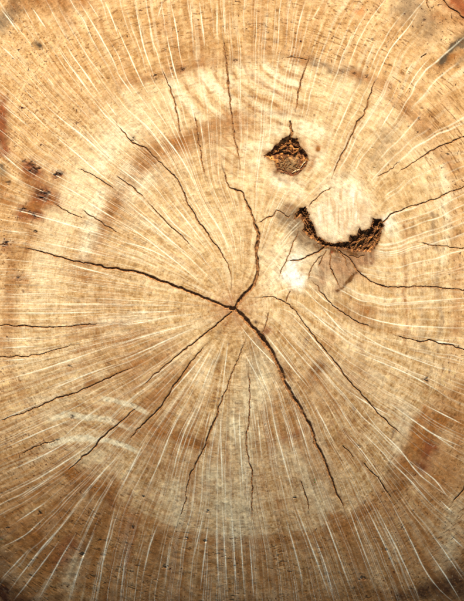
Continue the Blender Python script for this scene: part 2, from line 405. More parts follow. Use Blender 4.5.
# saw marks: pale and brown bands left by the chain ----------------------
PALEG = lin(226, 203, 156)
for pts, wd, c, a in [
  ([(100,398),(117,401),(134,405),(150,414)], 2.6, lin(236, 216, 172), 1.0), ([(46,421),(65,414),(82,416),(108,420),(136,430)], 3.2, lin(236, 216, 172), .95), ([(42,447),(65,440),(87,438),(104,440),(126,446),(142,454)], 2.9, lin(236, 216, 172), 1.0),
  ([(60,427),(85,426),(112,431)], 1.8, BROWN, .6), ([(20,457),(45,452),(70,446),(100,447)], 1.6, BROWN, .55), ([(70,405),(95,406),(120,410)], 1.8, BROWN, .5),
  ([(22,402),(40,399),(70,397)], 3, PALE, .35), ([(70,470),(90,455),(108,458)], 7, PALEG, .45),
  ([(168,80),(182,98),(200,118)], 4.5, PALE, .75), ([(198,70),(215,88),(238,104)], 5, PALE, .85), ([(238,62),(255,80),(285,95)], 4, PALE, .75),
  ([(262,62),(282,80),(300,86)], 3.5, PALE, .8), ([(182,82),(200,104),(225,118)], 2.4, BROWN, .38), ([(222,78),(246,96),(280,106)], 2.4, BROWN, .4),
  ([(246,68),(268,88),(292,98)], 2.2, BROWN, .45), ([(262,58),(276,72),(300,80)], 1.6, BROWN, .3), ([(240,100),(262,112),(288,116)], 1.8, BROWN, .4),
  ([(244,112),(262,121),(284,125)], 1.6, BROWN, .35), ([(215,118),(240,128),(262,130)], 2, BROWN, .4),
  ([(255,108),(275,115),(300,112)], 4, PALE, .6), ([(205,140),(230,146),(258,146)], 1.6, BROWN, .3), ([(205,155),(232,160),(258,156)], 1.6, BROWN, .25),
  ([(95,322),(120,318),(150,315)], 4, PALE, .5), ([(100,335),(130,331)], 2.5, PALE, .5), ([(85,345),(125,338),(160,326)], 5, BROWN, .35),
  ([(120,225),(150,225),(165,232)], 5, PALE, .5), ([(118,205),(135,212),(150,222)], 3, PALE, .6),
]:
    w, D, T = polydist(pts, wd * 2 + 3, 1.6, 12, int(pts[0][0]) % 17)
    m = np.exp(-(D / wd) ** 6) * a * 1.05 * (.45 + .35 * FINE[w] + .45 * vnoise(X[w] / 3, Y[w] / 3, 512, 93)) * sstep(T, -.05, .15) * sstep(T, 1.05, .85)
    C[w] = C[w] + (c * GRAIN[w] - C[w]) * np.clip(m, 0, 1)[..., None]

arc = np.hypot(X - 322, Y - 8) + (fbm(X, Y, 25, 110, 2) - .5) * 8
am = sstep(X, 222, 240) * sstep(X, 312, 296) * sstep(Y, 52, 66) * sstep(Y, 134, 118) * h
wv = .5 + .5 * np.sin(arc * 2 * math.pi / 12.5)
mix(am * sstep(wv, .55, .95) * .42 * (.4 + FINE), PALE)
mix(am * sstep(wv, .22, .0) * .60 * (.3 + STREAK), BROWN)
arc = np.hypot(X - 400, Y + 70) + (fbm(X, Y, 25, 113, 2) - .5) * 8
am = sstep(X, 160, 178) * sstep(X, 240, 225) * sstep(Y, 66, 78) * sstep(Y, 128, 112) * h
wv = .5 + .5 * np.sin(arc * 2 * math.pi / 15)
mix(am * sstep(wv, .5, .95) * .6 * (.4 + FINE), PALE)
mix(am * sstep(wv, .22, .0) * .45 * (.3 + STREAK), BROWN)
arc = np.hypot(X - 300, Y - 40) + (fbm(X, Y, 25, 116, 2) - .5) * 6
am = sstep(X, 205, 225) * sstep(X, 285, 262) * sstep(Y, 128, 138) * sstep(Y, 185, 165)
wv = .5 + .5 * np.sin(arc * 2 * math.pi / 8.5)
mix(am * sstep(wv, .25, .0) * .45 * (.3 + STREAK), BROWN)

# stains, and falloff painted into the bottom corners ------------------------------------------------------------------
for pts, wd, c, a in [
  ([(86,275),(95,245),(114,205),(132,180),(155,157),(195,138),(250,120)], 8, BROWN, .42), ([(104,290),(112,250),(130,212),(165,172),(210,152)], 16, BROWN, .2),
  ([(120,330),(128,360),(150,395)], 20, BROWN, .25), ([(255,350),(300,420),(320,470)], 22, BROWN, .22), ([(175,143),(188,140)], 8, BROWN, .75), ([(150,152),(166,146)], 7, BROWN, .55), ([(118,200),(128,182),(140,165)], 7, BROWN, .6), ([(140,172),(155,162)], 6, BROWN, .4),
  ([(98,240),(108,220),(114,205)], 7, BROWN, .55), ([(130,195),(150,178)], 9, PALE, .5), ([(195,128),(225,118),(245,116)], 6, BROWN, .45), ([(280,110),(310,108)], 5, BROWN, .3),
  ([(85,250),(92,215),(100,195)], 9, PALE, .75), ([(100,165),(112,140),(128,132)], 10, PALE, .6), ([(128,170),(120,186)], 8, PALE, .5),
  ([(120,82),(150,76),(175,72),(200,66)], 5, BROWN, .35), ([(200,65),(232,60),(262,57)], 4, BROWN, .3), ([(290,56),(310,59)], 4, BROWN, .5), ([(312,62),(335,70),(360,78)], 4.5, GREY, .8),
  ([(352,74),(372,80),(390,88)], 5, BROWN, .45), ([(395,100),(415,118),(428,130)], 9, BROWN, .35), ([(165,25),(175,45),(178,68)], 8, BROWN, .35), ([(200,30),(205,60)], 8, BROWN, .22), ([(258,15),(266,50)], 7, BROWN, .3), ([(285,20),(296,45)], 6, BROWN, .22),
  ([(36,200),(46,194),(52,199)], 8, RED, .9), ([(30,170),(36,176)], 7, RED, .7), ([(24,214),(38,214)], 6, RED * .9, .8), ([(0,115),(0,138)], 6.5, RED * .55, 1.0), ([(-2,100),(3,150)], 8, RED, .6), ([(25,210),(40,205),(52,199)], 6, BROWN, .9), ([(26,222),(32,240),(22,258)], 7, BROWN, .45), ([(30,180),(48,198)], 9, BROWN, .7), ([(8,230),(10,290),(4,350)], 9, BROWN, .3), ([(14,262),(12,330)], 5, BROWN, .28),
  ([(0,180),(8,200)], 7, BROWN, .55), ([(2,168)], 5, GREY * .5, .9), ([(25,278),(26,284)], 5, BROWN, .6),
  ([(0,22),(8,14),(14,4)], 9, GREY * .75, .7), ([(15,0),(50,4),(80,2)], 9, BROWN, .5), ([(62,5),(66,25)], 8, BROWN, .35), ([(37,42),(40,45)], 2.4, GREY * .35, .8),
  ([(415,12),(425,30)], 14, GREY, .5), ([(400,5),(432,20)], 12, GREY * .8, .4), ([(440,15),(470,30)], 9, BROWN, .5), ([(452,0),(470,10)], 9, RED * 1.1, .95), ([(460,55),(440,66)], 6, BROWN, .6), ([(462,40),(452,50),(441,60)], 3.2, GREY * .28, 1.0), ([(470,30),(460,42)], 5, GREY * .4, .9), ([(458,62),(464,58)], 3, GREY, .6),
  ([(359,8),(359,11)], 3.4, lin(214,130,70), .4), ([(368,315),(362,308)], 8, BROWN, .5), ([(345,310),(360,322)], 6, BROWN, .35), ([(363,346),(365,356)], 3.5, BROWN * .8, .5), ([(342,312),(338,325)], 5, BROWN, .2),
  ([(385,130),(388,150)], 9, GREY, .45), ([(375,160)], 10, GREY, .35), ([(440,155),(464,172)], 8, BROWN, .4), ([(444,172),(447,220),(443,262)], 4.5, PALE, .6), ([(432,215),(436,250)], 3, GREY, .5),
  ([(405,225),(404,300),(406,345)], 2.5, BROWN, .4), ([(415,200),(414,290)], 2.2, BROWN, .22), ([(422,290),(423,350)], 4, GREY, .35), ([(438,270),(440,350)], 3, GREY, .4), ([(390,240),(392,320)], 2.0, BROWN, .2), ([(455,230),(456,330)], 4, BROWN, .25),
  ([(428,412),(415,428)], 7, BROWN, .75), ([(440,420),(425,440),(405,462)], 13, BROWN, .8), ([(464,415),(455,450),(440,480)], 13, BROWN, .5), ([(432,446),(422,470)], 8, RED * .8, .65), ([(404,478),(398,490)], 7, BROWN * .9, .7), ([(390,465),(392,480)], 4, DARK, .25), ([(464,390),(445,400)], 9, BROWN, .4),
  ([(405,408),(400,430),(396,450)], 7, PALE, .4), ([(330,518),(350,522),(372,508)], 6, BROWN, .75), ([(340,525),(360,550)], 12, BROWN, .35), ([(455,510),(445,560)], 10, PALEG, .3),
  ([(66,470),(88,480),(110,488)], 9, BROWN, .8), ([(82,484),(88,495)], 5, DARK, .3), ([(105,492),(108,505)], 5, RED * .7, .45), ([(110,480),(102,510),(85,545)], 9, BROWN * .85, .65), ([(36,537),(40,545)], 7, RED * .6, .85), ([(25,530),(50,560)], 16, BROWN, .55), ([(70,545),(60,560)], 9, RED, .5), ([(75,560),(68,585)], 8, PALEG, .4), ([(130,520),(125,560)], 7, RED, .35), ([(158,535),(160,560)], 6, BROWN * .8, .5), ([(78,490),(60,520)], 10, BROWN, .5),
  ([(0,588),(10,606)], 14, DARK, .8), ([(0,540),(5,575)], 12, DARK, .25), ([(440,592),(464,572)], 14, DARK, .48), ([(400,598),(430,590)], 10, DARK, .5), ([(360,590),(380,598)], 10, BROWN * .7, .5), ([(455,585),(470,601)], 15, DARK, .48), ([(20,600),(60,606)], 12, DARK, .35), ([(100,604),(300,608)], 10, DARK, .25),  # bottom corners and edge: grime, plus light falloff painted as darkening
  ([(155,428),(180,438),(208,447)], 6, BROWN, .8), ([(192,440),(202,448)], 4, BROWN * .8, .6), ([(208,460),(202,480)], 3, BROWN * .8, .4), ([(160,440),(150,470),(145,500)], 8, BROWN, .3), ([(175,370),(160,395)], 8, BROWN, .5), ([(190,362),(178,380)], 6, BROWN * .9, .4), ([(150,345),(170,345)], 10, BROWN, .35), ([(135,365),(165,355)], 8, BROWN, .4), ([(120,420),(140,435)], 8, BROWN, .4),
  ([(316,372),(322,366)], 7, BROWN * .75, .65), ([(308,385),(316,378)], 6, BROWN, .5), ([(282,362),(290,375)], 6, BROWN * .9, .5), ([(300,400),(285,430)], 8, BROWN, .3), ([(285,440),(300,432)], 4, RED, .5), ([(262,336),(266,330)], 5, RED, .6), ([(256,321)], 2.6, DARK, .6), ([(218,332)], 3, GREY, .5), ([(216,360)], 6, GREY * .8, .55), ([(330,340),(320,352)], 8, BROWN, .3),
  ([(262,365),(250,400),(235,430)], 16, PALEG, .5), ([(215,480),(225,510),(235,530)], 16, PALEG, .5), ([(245,440),(246,520)], 10, PALEG, .4), ([(262,345),(252,375)], 9, GREY, .35), ([(290,460),(320,500)], 16, PALEG, .3), ([(278,500),(280,540)], 6, BROWN, .35), ([(175,490),(178,520)], 10, PALEG, .35),
  ([(298,280),(288,272),(296,258)], 7.5, WHITE, .95), ([(285,275),(298,283)], 6, WHITE, .7), ([(300,250),(318,262),(320,275)], 10, PALE, .7), ([(282,262),(272,280)], 9, PALE, .7), ([(262,255),(280,250)], 12, PALE, .4), ([(320,285),(330,292)], 9, PALE, .5),
  ([(252,165),(262,158)], 9, PALE, .5), ([(248,148),(268,146)], 6, PALE, .8), ([(300,128),(318,132)], 8, PALE, .85), ([(312,150),(318,165)], 9, PALE, .6), ([(275,178),(296,190)], 8, PINK, .8), ([(268,132),(280,130)], 7, PALE, .7), ([(316,148)], 2.6, BROWN, .9),
  ([(345,195),(340,220),(325,222)], 16, PINK, .95), ([(365,205),(362,220)], 9, PINK, .8), ([(322,212),(330,232)], 9, PINK, .9), ([(390,220),(392,235)], 8, PALE, .7), ([(386,222)], 5, WHITE, .5), ([(350,180),(330,190)], 9, PALE, .6),
  ([(264,235),(270,255)], 5, BROWN * 1.2, .25), ([(262,152),(272,162),(276,174)], 4, BROWN, .4), ([(303,142),(312,156),(308,170)], 3.5, BROWN, .4), ([(280,178),(296,180)], 3, GREY, .6), ([(288,210),(296,222),(302,235)], 9, GREY * .72, .85), ([(280,214),(292,230)], 8, GREY * .85, .6), ([(302,236),(316,244)], 7, GREY * .75, .7), ([(316,250),(330,258)], 8, GREY, .45), ([(290,206)], 5, BROWN * .8, .6),
  ([(350,258),(362,258),(370,252)], 8, lin(158,116,78), 1.3), ([(340,262),(350,270)], 9, lin(168,126,86), 1.2), ([(325,262),(320,280)], 8, lin(190,150,108), .9), ([(343,280),(336,290)], 6, lin(176,138,98), .9), ([(334,247),(331,252)], 2.2, lin(140,62,30), .8), ([(316,246),(340,249),(358,255)], 2.2, BROWN*.5, .8),
  ([(357,271),(348,281),(338,291)], 1.5, BROWN * .45, 1.0),
]:
    stain_and_shade(pts, wd, c, a, .65, 4.5, 11, int(abs(pts[0][0] * 3 + pts[0][1])) % 23)
# small dark spots: old insect holes and mildew
for x, y, r_, a in [(33,172,5,1),(31,165,3.4,.6),(45,196,5.5,1),(39,193,4,.7),(58,175,3,1),(56,177,2.2,1),(24,162,2,.7),(35,216,2.6,1),(23,211,3.5,.7),(30,213,2,.7),(5,245,3,.9),(18,280,2.3,.8),(35,232,2,.8),(8,183,2,.7),
  (367,77,2,1),(354,74,1.6,.8),(343,73,1.4,.6),(154,76,1.6,1),(182,70,2.2,.9),(165,50,1.5,.7),(418,132,1.3,1),(419,119,1.2,.9),(448,155,1.6,1),(442,168,1.3,.8),(133,140,1.8,1),(155,164,1.3,.8),(235,61,1.8,.8),(390,65,1.2,.7),(385,72,1.2,.7),(373,40,1.3,.7),(425,20,1.8,.6),(418,28,1.5,.5),
  (422,108,1.3,.6),(426,380,2.4,.7),(72,417,1.6,.8),(57,440,1.2,.7),(108,364,2,.5),(70,367,2.2,.5),(143,497,1.4,.8),(133,528,2,.9),(165,567,2,.9),(187,538,1.6,.7),(205,541,1.6,.7),(208,512,1.6,.8),(295,498,1.4,.8),(359,447,1.6,.6),(385,460,1.3,.5),(40,513,1.6,.8),(8,528,1.6,.7),(82,555,2,.7),(100,540,1.5,.5),(362,578,2.4,.6),(268,33,1.0,.8),(295,34,1.2,.8),(314,32,1.0,.8),(388,166,1.3,.7),(372,148,1.2,.5),(374,168,1.2,.7),(315,116,1,.5),(410,540,1.3,.5),(402,528,1.4,.6),(386,550,1.2,.6),(240,465,1.1,.5),(265,425,1.2,.6),(172,75,1.2,.6)]:
    w, D, _ = polydist([(x, y), (x + .01, y)], r_ * 2.5 + 3, r_ * .9 + .5, max(r_ * .8, 1.6), int(x) % 13)
    mix(np.exp(-(D / (r_ * 2.0)) ** 2) * a * .8 * sstep(r_, 1.2, 3), RED * .8, w)
    m = np.clip(np.exp(-(D / (r_ * .8)) ** 2) * 1.35 * (.75 + .6 * vnoise(X[w] / 1.8, Y[w] / 1.8, 512, 91)), 0, 1) * a
    mix(m * .9, DARK, w)
    Zr[w] -= m * .35 * min(r_, 3)

# pores: short dark ticks strung along the rings, mostly in the sapwood
k1 = radial(2.7, 1.05, 60)
pore = sstep(k1, .74, .88) * sstep(fbm(X, Y, 20, 66, 2), .28, .60)
pore *= (.45 + .55 * sstep(RHO, .90, 1.03))
mix(pore * .72, BROWN * .6)
Zr -= pore * .10
k2 = vnoise(X / 1.5, Y / 1.5, 512, 70)
speck = sstep(k2, .86, .95) * (.35 + .65 * sstep(RHO, .9, 1.02)) * (.35 + 1.1 * sstep(fbm(X, Y, 24, 72, 2), .4, .65))
mix(speck * .75, DARK * 1.3)
lite = sstep(vnoise(X / 1.3, Y / 1.3, 512, 75), .88, .97)
mix(lite * .3, PALE)
# faint cross lines along the rings, the look of a sawn end
line = sstep(vnoise(TN * 64, RING / .9, 64, 80), .62, .9) * sstep(fbm(X, Y, 30, 83, 2), .35, .65)
mix(line * .22, BROWN)
line2 = sstep(vnoise(TN * 48 + .5, RING / 1.0, 48, 86), .66, .92) * h
mix(line2 * .15, PALE)

# rays ---------------------------------------------------------------------
ray = np.zeros(X.shape, F)
for i, (b, pts) in enumerate(RAYS):
    w, D, T = polydist(pts, 4, .22, 9, i % 19)
    hw = (.24 + .24 * b) * (.45 + .65 * np.sin(np.pi * np.clip(T, .03, .97)) ** .7) * (.7 + .6 * vnoise(X[w] / 6, Y[w] / 6, 512, i % 40))
    m = np.exp(-(D / hw) ** 2) * min(1, b * 1.25) * np.sin(np.pi * np.clip(T, .01, .99)) ** .8 * (.75 + .35 * vnoise(X[w] / 4, Y[w] / 4, 512, 7 + i % 31))
    ray[w] = np.maximum(ray[w], m)
NR = 820
for i in range(NR):
    a = (i + rng.random() * .9) / NR
    r0 = rng.uniform(25, 300); L = rng.uniform(30, 190); r1 = r0 + L
    b = rng.uniform(.15, .85); hw = rng.uniform(.25, .36)
    d = TN - a
    d = d - np.round(d)
    jj, ii = np.nonzero((np.abs(d) < 4.0 / (2 * math.pi * np.maximum(R, 20))) & (R > r0) & (R < r1))
    if not len(jj): continue
    rl = R[jj, ii]
    dd = d[jj, ii] * 2 * math.pi * rl
    f = np.sin(np.pi * (rl - r0) / L) ** .6
    m = np.exp(-(dd / (hw * (.75 + .25 * f))) ** 2) * b * f * (.4 + .6 * vnoise(rl / 5, np.full_like(rl, i * 3.3), 512, 90))
    ray[jj, ii] = np.maximum(ray[jj, ii], m)
keep = np.ones(X.shape, F)        # no rays over the two knots
w, s = inside([(305,206),(345,165),(385,190),(384,222),(375,255),(340,290),(318,285),(296,240)], 8)
keep[w] *= .15 + .85 * sstep(s, -2, 5)
w, D, _ = polydist([(288,155),(288,158)], 34); keep[w] *= .15 + .85 * sstep(D, 18, 30)
ray *= keep
mix(np.clip(ray * 1.0, 0, 1), RAYC)
Zr += ray * .05

# torn fibre on the pale core inside the big knot
w, s = inside([(308,205),(330,186),(352,178),(368,190),(380,214),(372,222),(360,228),(350,238),(338,244),(322,240),(312,226)], 6)
fx = X[w] + (Y[w] - 240) * (X[w] - 335) * .004 + (fbm(X[w], Y[w], 14, 95, 2) - .5) * 4
fib = .6 * vnoise(fx / 3.1, Y[w] / 24, 512, 97) + .4 * vnoise(fx / 1.3, Y[w] / 12, 512, 98)
inn = 1 - sstep(s, -16, 0)
mix(inn * .55, PINK, w)
mix(inn * sstep(fib, .58, .85) * .7, WHITE, w)
mix(inn * sstep(fib, .48, .28) * 1.0 * (.25 + fbm(X[w], Y[w], 12, 99, 2)), lin(204, 166, 118), w)

# ------------------------------------------------------------------ relief: cracks, knot cavities, crown of the face
label = np.zeros(X.shape, np.int16)     # 0 face, 1.. crack number, 200+ knots
best = np.zeros(X.shape, F)
for i, (hws, depth, pts) in enumerate(CRACKS):
    pts = smooth(pts, 5.0)
    w, D, T = polydist(pts, 10, 1.3, 5.5, i % 29)
    hw = np.interp(T, np.linspace(0, 1, len(hws)), hws).astype(F) * (.92 if max(hws) > 1.65 else .56)
    run = vnoise(X[w] / 11, Y[w] / 11, 512, 61 + i % 41)
    hw = hw * (.75 + .2 * vnoise(X[w] / 2.2, Y[w] / 2.2, 512, 11 + i % 37) + .4 * (run - .3)) * (1 if hws[0] > .85 else (.3 + .7 * sstep(T, -.001, .14))) * (1 if hws[-1] > .85 else (.3 + .7 * sstep(T, 1.001, .84)))
    hw = np.maximum(hw, .27 * sstep(T, .02, .08) * sstep(T, .98, .9))
    hw = np.maximum(hw, .02)
    q = np.clip((1 - D / (hw * 1.2 + .1)) * 1.5, 0, 1)
    q = q * sstep(hw, .16, .30)
    dep = q * np.minimum(depth, .80 * hw + .45) * (.6 + .6 * vnoise(X[w] / 5, Y[w] / 5, 512, 51))
    edge = np.exp(-(D / (hw * 1.05 + .42)) ** 2) * sstep(T, -.03, .03) * sstep(T, 1.03, .97)   # dark line along the crack, carrying it on where the groove closes
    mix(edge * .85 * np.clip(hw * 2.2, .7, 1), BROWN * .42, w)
    m = dep > np.maximum(best[w], .22)
    label[w] = np.where(m, i + 1, label[w])
    best[w] = np.maximum(best[w], dep)
w, D, T = polydist([(231.5,308.5),(234.5,309),(237,311)], 8, 1.0, 3, 4)      # the open junction at the pith
m = np.clip((2.3 - D) * 1.2, 0, 1) * 2.2
label[w] = np.where(m > np.maximum(best[w], .3), 4, label[w]); best[w] = np.maximum(best[w], m)
Zr -= best

KNOT_A = [(278,143),(282,138.5),(290,137),(298,138.5),(299.5,146),(305,152),(309,160),(305,166),(299,173),(291,176.5),(284,174),(277,172),(277,168),(273,160),(268,158),(262,155.5),(270,152),(273,149)]
KNOT_B = [(299,208),(306,206),(309,217),(315,228),(318,236),(326,241),(337,243.5),(348,242),(350,236),(357,235),(359,227),(362,231),(370,229),(373,219),(380,219),(384,226),(381,236),(377,246),(370,253),(357,252),(345,250),(335,248),(322,245),(311,238),(302,231),(304,223),(300,217),(293,220)]
for lab, poly, dep in ((200, KNOT_A, 3.0), (201, KNOT_B, 3.0)):
    w, s = inside(poly, 14, 1.4, 5, 5)
    x, y = X[w], Y[w]
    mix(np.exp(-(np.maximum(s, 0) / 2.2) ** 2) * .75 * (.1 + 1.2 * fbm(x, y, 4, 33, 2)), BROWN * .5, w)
    d = dep * sstep(-s, -.3, 3.0) * (.75 + .5 * fbm(x, y, 4, 35, 3))
    if lab == 200:   # floor of grey wood rises in the lower part
        d = d * (1 - .55 * sstep(y, 152, 163))
    Zr[w] -= d
    m = s < .1
    label[w] = np.where(m, lab, label[w])
    n = fbm(x, y, 3.0, 36, 3); n2 = vnoise(x / 2.2, y / 1.6, 512, 37); n3 = fbm(x, y, 7, 38, 2)
    f = vnoise((x + y * .8) / 1.1, (y - x * .6) / 5.0, 512, 39)                 # splinters running up to the right
    if lab == 200:
        base = lin(104, 58, 28) + (lin(196, 132, 66) - lin(104, 58, 28)) * (sstep(n2, .45, .75) * sstep(y, 172, 158))[..., None]
        g = (sstep(y, 155, 160) * sstep(y, 173, 168) * sstep(np.abs(x - 289), 12, 7))[..., None]
        base = base + (lin(158, 124, 80) - base) * g * .75
        base = base + (lin(120, 40, 22) - base) * (np.exp(-((x - 293) ** 2 + (y - 152) ** 2) / 5.0) * .8)[..., None]
        base = base * (.45 + 1.05 * n[..., None])
        Zr[w] += np.where(m, sstep(-s, 0, 3) * (1.1 * (n2 - .4) + .8 * (n - .5)) * sstep(y, 170, 156), 0)
    else:
        base = lin(84, 50, 24) + (lin(178, 120, 64) - lin(84, 50, 24)) * (sstep(f, .42, .8) * sstep(n3, .3, .6))[..., None]
        base = base * (.4 + 1.2 * n[..., None])
        Zr[w] += np.where(m, sstep(-s, 0, 2.5) * (1.7 * (f - .5) + 1.2 * (n - .5)), 0)
    C[w] = np.where(m[..., None], base, C[w])
# the pale core stands slightly proud, the fan below the big knot slightly sunk
w, s = inside([(308,205),(330,186),(352,178),(368,190),(380,214),(372,222),(360,228),(350,238),(338,244),(322,240),(312,226)], 8)
core = (1 - sstep(s, -5, 1))
Zr[w] += .3 * core + .15 * core * (vnoise(X[w] / 2.1, Y[w] / 20, 512, 97) - .5)
m = (s < -.2) & (label[w] == 0); label[w] = np.where(m, 202, label[w])
w, s = inside([(303,233),(312,239),(322,246),(335,249),(345,251),(357,253),(370,254),(362,264),(357,271),(348,281),(338,291),(326,284),(310,276),(298,262),(296,246)], 8)
Zr[w] -= .12 * (1 - sstep(s, -3, .5))
m = (s < 0) & (label[w] == 0); label[w] = np.where(m, 203, label[w])
label[(label == 0) & (RHO > 1.0)] = 210

# gentle saw-cut chatter
saw_r = np.hypot(X - 60, Y - 760)
Zr += .05 * np.sin(saw_r * 2 * math.pi / 12.5) * fbm(X, Y, 60, 100, 2)
Zr += .11 * (fbm(X, Y, 6, 103, 3) - .5) + .09 * (FINE - .5) + .04 * (TICK - .5) + .07 * (TICK2 - .5) + .6 * (fbm(X, Y, 70, 105, 2) - .5)

# crown of the face: added slope, fades light towards near rim (degrees by y)
sl_y = np.array([-130, 0, 80, 200, 300, 400, 480, 540, 600, 740.]); sl_d = np.array([7, 6, 5, 3.6, .8, -5.6, -11.4, -15.8, -20.0, -20.2])
yy = np.arange(-130, 741, 1.0)
slope = np.tan(np.radians(np.interp(yy, sl_y, sl_d)))
slope = np.convolve(np.pad(slope, 40, 'edge'), np.ones(81) / 81, 'valid')
hz = np.cumsum(slope); hz -= hz[430]                       # z rises with y while slope faces the sun
crown = -(np.interp(-0 + ys, yy, -hz))                     # slope>0 means the face looks to the far side
def crown_z(y): return -np.interp(y, yy, -hz)
SIGN = 1.0
Zc = (crown_z(ys)[:, None] + 0 * xs[None, :]).astype(np.float64)
Zc -= 0.00012 * (X.astype(np.float64) - CX) ** 2 * .6
Zmm = Zc + Zr

# plan positions are read off a photo taken from DIST above: points lying lower are really a little farther out
sc = (DIST * 1000 - Zc) / (DIST * 1000)
WX = (X - CX) * sc; WY = (CY - Y) * sc
RIMR = rim(POL)
out = R > RIMR
pull = np.where(out, RIMR / np.maximum(R, 1), 1.0)
WX = np.where(out, (PITH[0] + PX * pull - CX) * sc, WX)
WY = np.where(out, (CY - (PITH[1] + PY * pull)) * sc, WY)
P = np.stack([WX * MM, WY * MM, TOP + Zmm * MM], -1).reshape(-1, 3).astype(F)

# ------------------------------------------------------------------ materials
def nodes(name):
    m = bpy.data.materials.new(name); m.use_nodes = True
    nt = m.node_tree
    return m, nt, nt.nodes['Principled BSDF']

def wood_mat(name, rough, bump, gain=1.0):
    m, nt, bs = nodes(name)
    at = nt.nodes.new('ShaderNodeVertexColor'); at.layer_name = 'wood_colour'
    tc = nt.nodes.new('ShaderNodeTexCoord')
    n1 = nt.nodes.new('ShaderNodeTexNoise'); n1.inputs['Scale'].default_value = 1100; n1.inputs['Detail'].default_value = 4
    n2 = nt.nodes.new('ShaderNodeTexNoise'); n2.inputs['Scale'].default_value = 240; n2.inputs['Detail'].default_value = 5
    nt.links.new(tc.outputs['Object'], n1.inputs['Vector']); nt.links.new(tc.outputs['Object'], n2.inputs['Vector'])
    ad = nt.nodes.new('ShaderNodeMath'); ad.operation = 'ADD'
    nt.links.new(n1.outputs[0], ad.inputs[0]); nt.links.new(n2.outputs[0], ad.inputs[1])
    mr = nt.nodes.new('ShaderNodeMapRange')
    mr.inputs['From Min'].default_value = .6; mr.inputs['From Max'].default_value = 1.4
    mr.inputs['To Min'].default_value = .68 * gain; mr.inputs['To Max'].default_value = 1.32 * gain
    nt.links.new(ad.outputs[0], mr.inputs['Value'])
    mu = nt.nodes.new('ShaderNodeVectorMath'); mu.operation = 'SCALE'
    nt.links.new(at.outputs['Color'], mu.inputs[0]); nt.links.new(mr.outputs[0], mu.inputs['Scale'])
    nt.links.new(mu.outputs[0], bs.inputs['Base Color'])
    bs.inputs['Roughness'].default_value = rough
    bs.inputs['Specular IOR Level'].default_value = .12
    bp = nt.nodes.new('ShaderNodeBump'); bp.inputs['Strength'].default_value = bump; bp.inputs['Distance'].default_value = .0003
    nt.links.new(ad.outputs[0], bp.inputs['Height']); nt.links.new(bp.outputs[0], bs.inputs['Normal'])
    return m

def noise_mat(name, c0, c1, scale, rough=.85, spec=.15, bump=.4, dist=.001):
    m, nt, bs = nodes(name)
    tc = nt.nodes.new('ShaderNodeTexCoord')
    n1 = nt.nodes.new('ShaderNodeTexNoise'); n1.inputs['Scale'].default_value = scale; n1.inputs['Detail'].default_value = 6
    nt.links.new(tc.outputs['Object'], n1.inputs['Vector'])
    cr = nt.nodes.new('ShaderNodeValToRGB')
    cr.color_ramp.elements[0].position = .35; cr.color_ramp.elements[1].position = .68
    cr.color_ramp.elements[0].color = (*[float(v) for v in c0], 1); cr.color_ramp.elements[1].color = (*[float(v) for v in c1], 1)
    nt.links.new(n1.outputs[0], cr.inputs[0]); nt.links.new(cr.outputs[0], bs.inputs['Base Color'])
    bs.inputs['Roughness'].default_value = rough; bs.inputs['Specular IOR Level'].default_value = spec
    bp = nt.nodes.new('ShaderNodeBump'); bp.inputs['Strength'].default_value = bump; bp.inputs['Distance'].default_value = dist
    nt.links.new(n1.outputs[0], bp.inputs['Height']); nt.links.new(bp.outputs[0], bs.inputs['Normal'])
    return m

M_WOOD = wood_mat('sawn_wood', .8, .35)
M_CAV = wood_mat('rotten_cavity', .75, .8)
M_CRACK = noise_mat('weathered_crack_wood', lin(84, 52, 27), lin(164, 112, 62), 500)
M_AMBER = noise_mat('amber_resin_wood', lin(92, 52, 24), lin(176, 116, 60), 900, .9, .08, .8)
M_ROT = noise_mat('brown_rotten_wood', lin(72, 42, 22), lin(146, 96, 54), 900, .9, .08, .6)
M_PALEROT = noise_mat('pale_splintered_wood', lin(150, 110, 68), lin(226, 196, 148), 900, .8, .2, .5)
M_BARK = noise_mat('bark', lin(46, 34, 26), lin(118, 92, 70), 40, .95, .05, 1.0, .01)
M_SOIL = noise_mat('soil', lin(70, 54, 38), lin(126, 104, 76), 14, .95, .05, 1.0, .02)

# ------------------------------------------------------------------ objects
def link(name, me, parent=None, mat=None):
    ob = bpy.data.objects.new(name, me); COL.objects.link(ob)
    if mat: me.materials.append(mat)
    if parent: ob.parent = parent
    return ob

stump = bpy.data.objects.new('tree_stump', None)
COL.objects.link(stump)
stump['label'] = 'sawn end of a pale tree stump with radial cracks and two knots'
stump['category'] = 'tree stump'

COLS = np.concatenate([C.reshape(-1, 3) * .74, np.ones((C.shape[0] * C.shape[1], 1), F)], 1).astype(F)
COLS = np.clip(COLS, .004, .9)
gi = np.arange(nx * ny, dtype=np.int32).reshape(ny, nx)
quads = np.stack([gi[:-1, :-1], gi[1:, :-1], gi[1:, 1:], gi[:-1, 1:]], -1).reshape(-1, 4)
outf = out.ravel()[quads].all(1)
# a face takes the label of the most special of its four corners (cracks win by majority)
lf = label.ravel()[quads]
fl = lf[:, 0].copy()
srt = np.sort(lf, 1)
fl = srt[:, 1]
two = (lf > 0) & (lf < 200)
ncr = two.sum(1)
crid = np.where(two, lf, 0).max(1)
fl = np.where(ncr >= 2, crid, np.where((fl > 0) & (fl < 200), srt[:, 3], fl))
quads, fl = quads[~outf], fl[~outf]

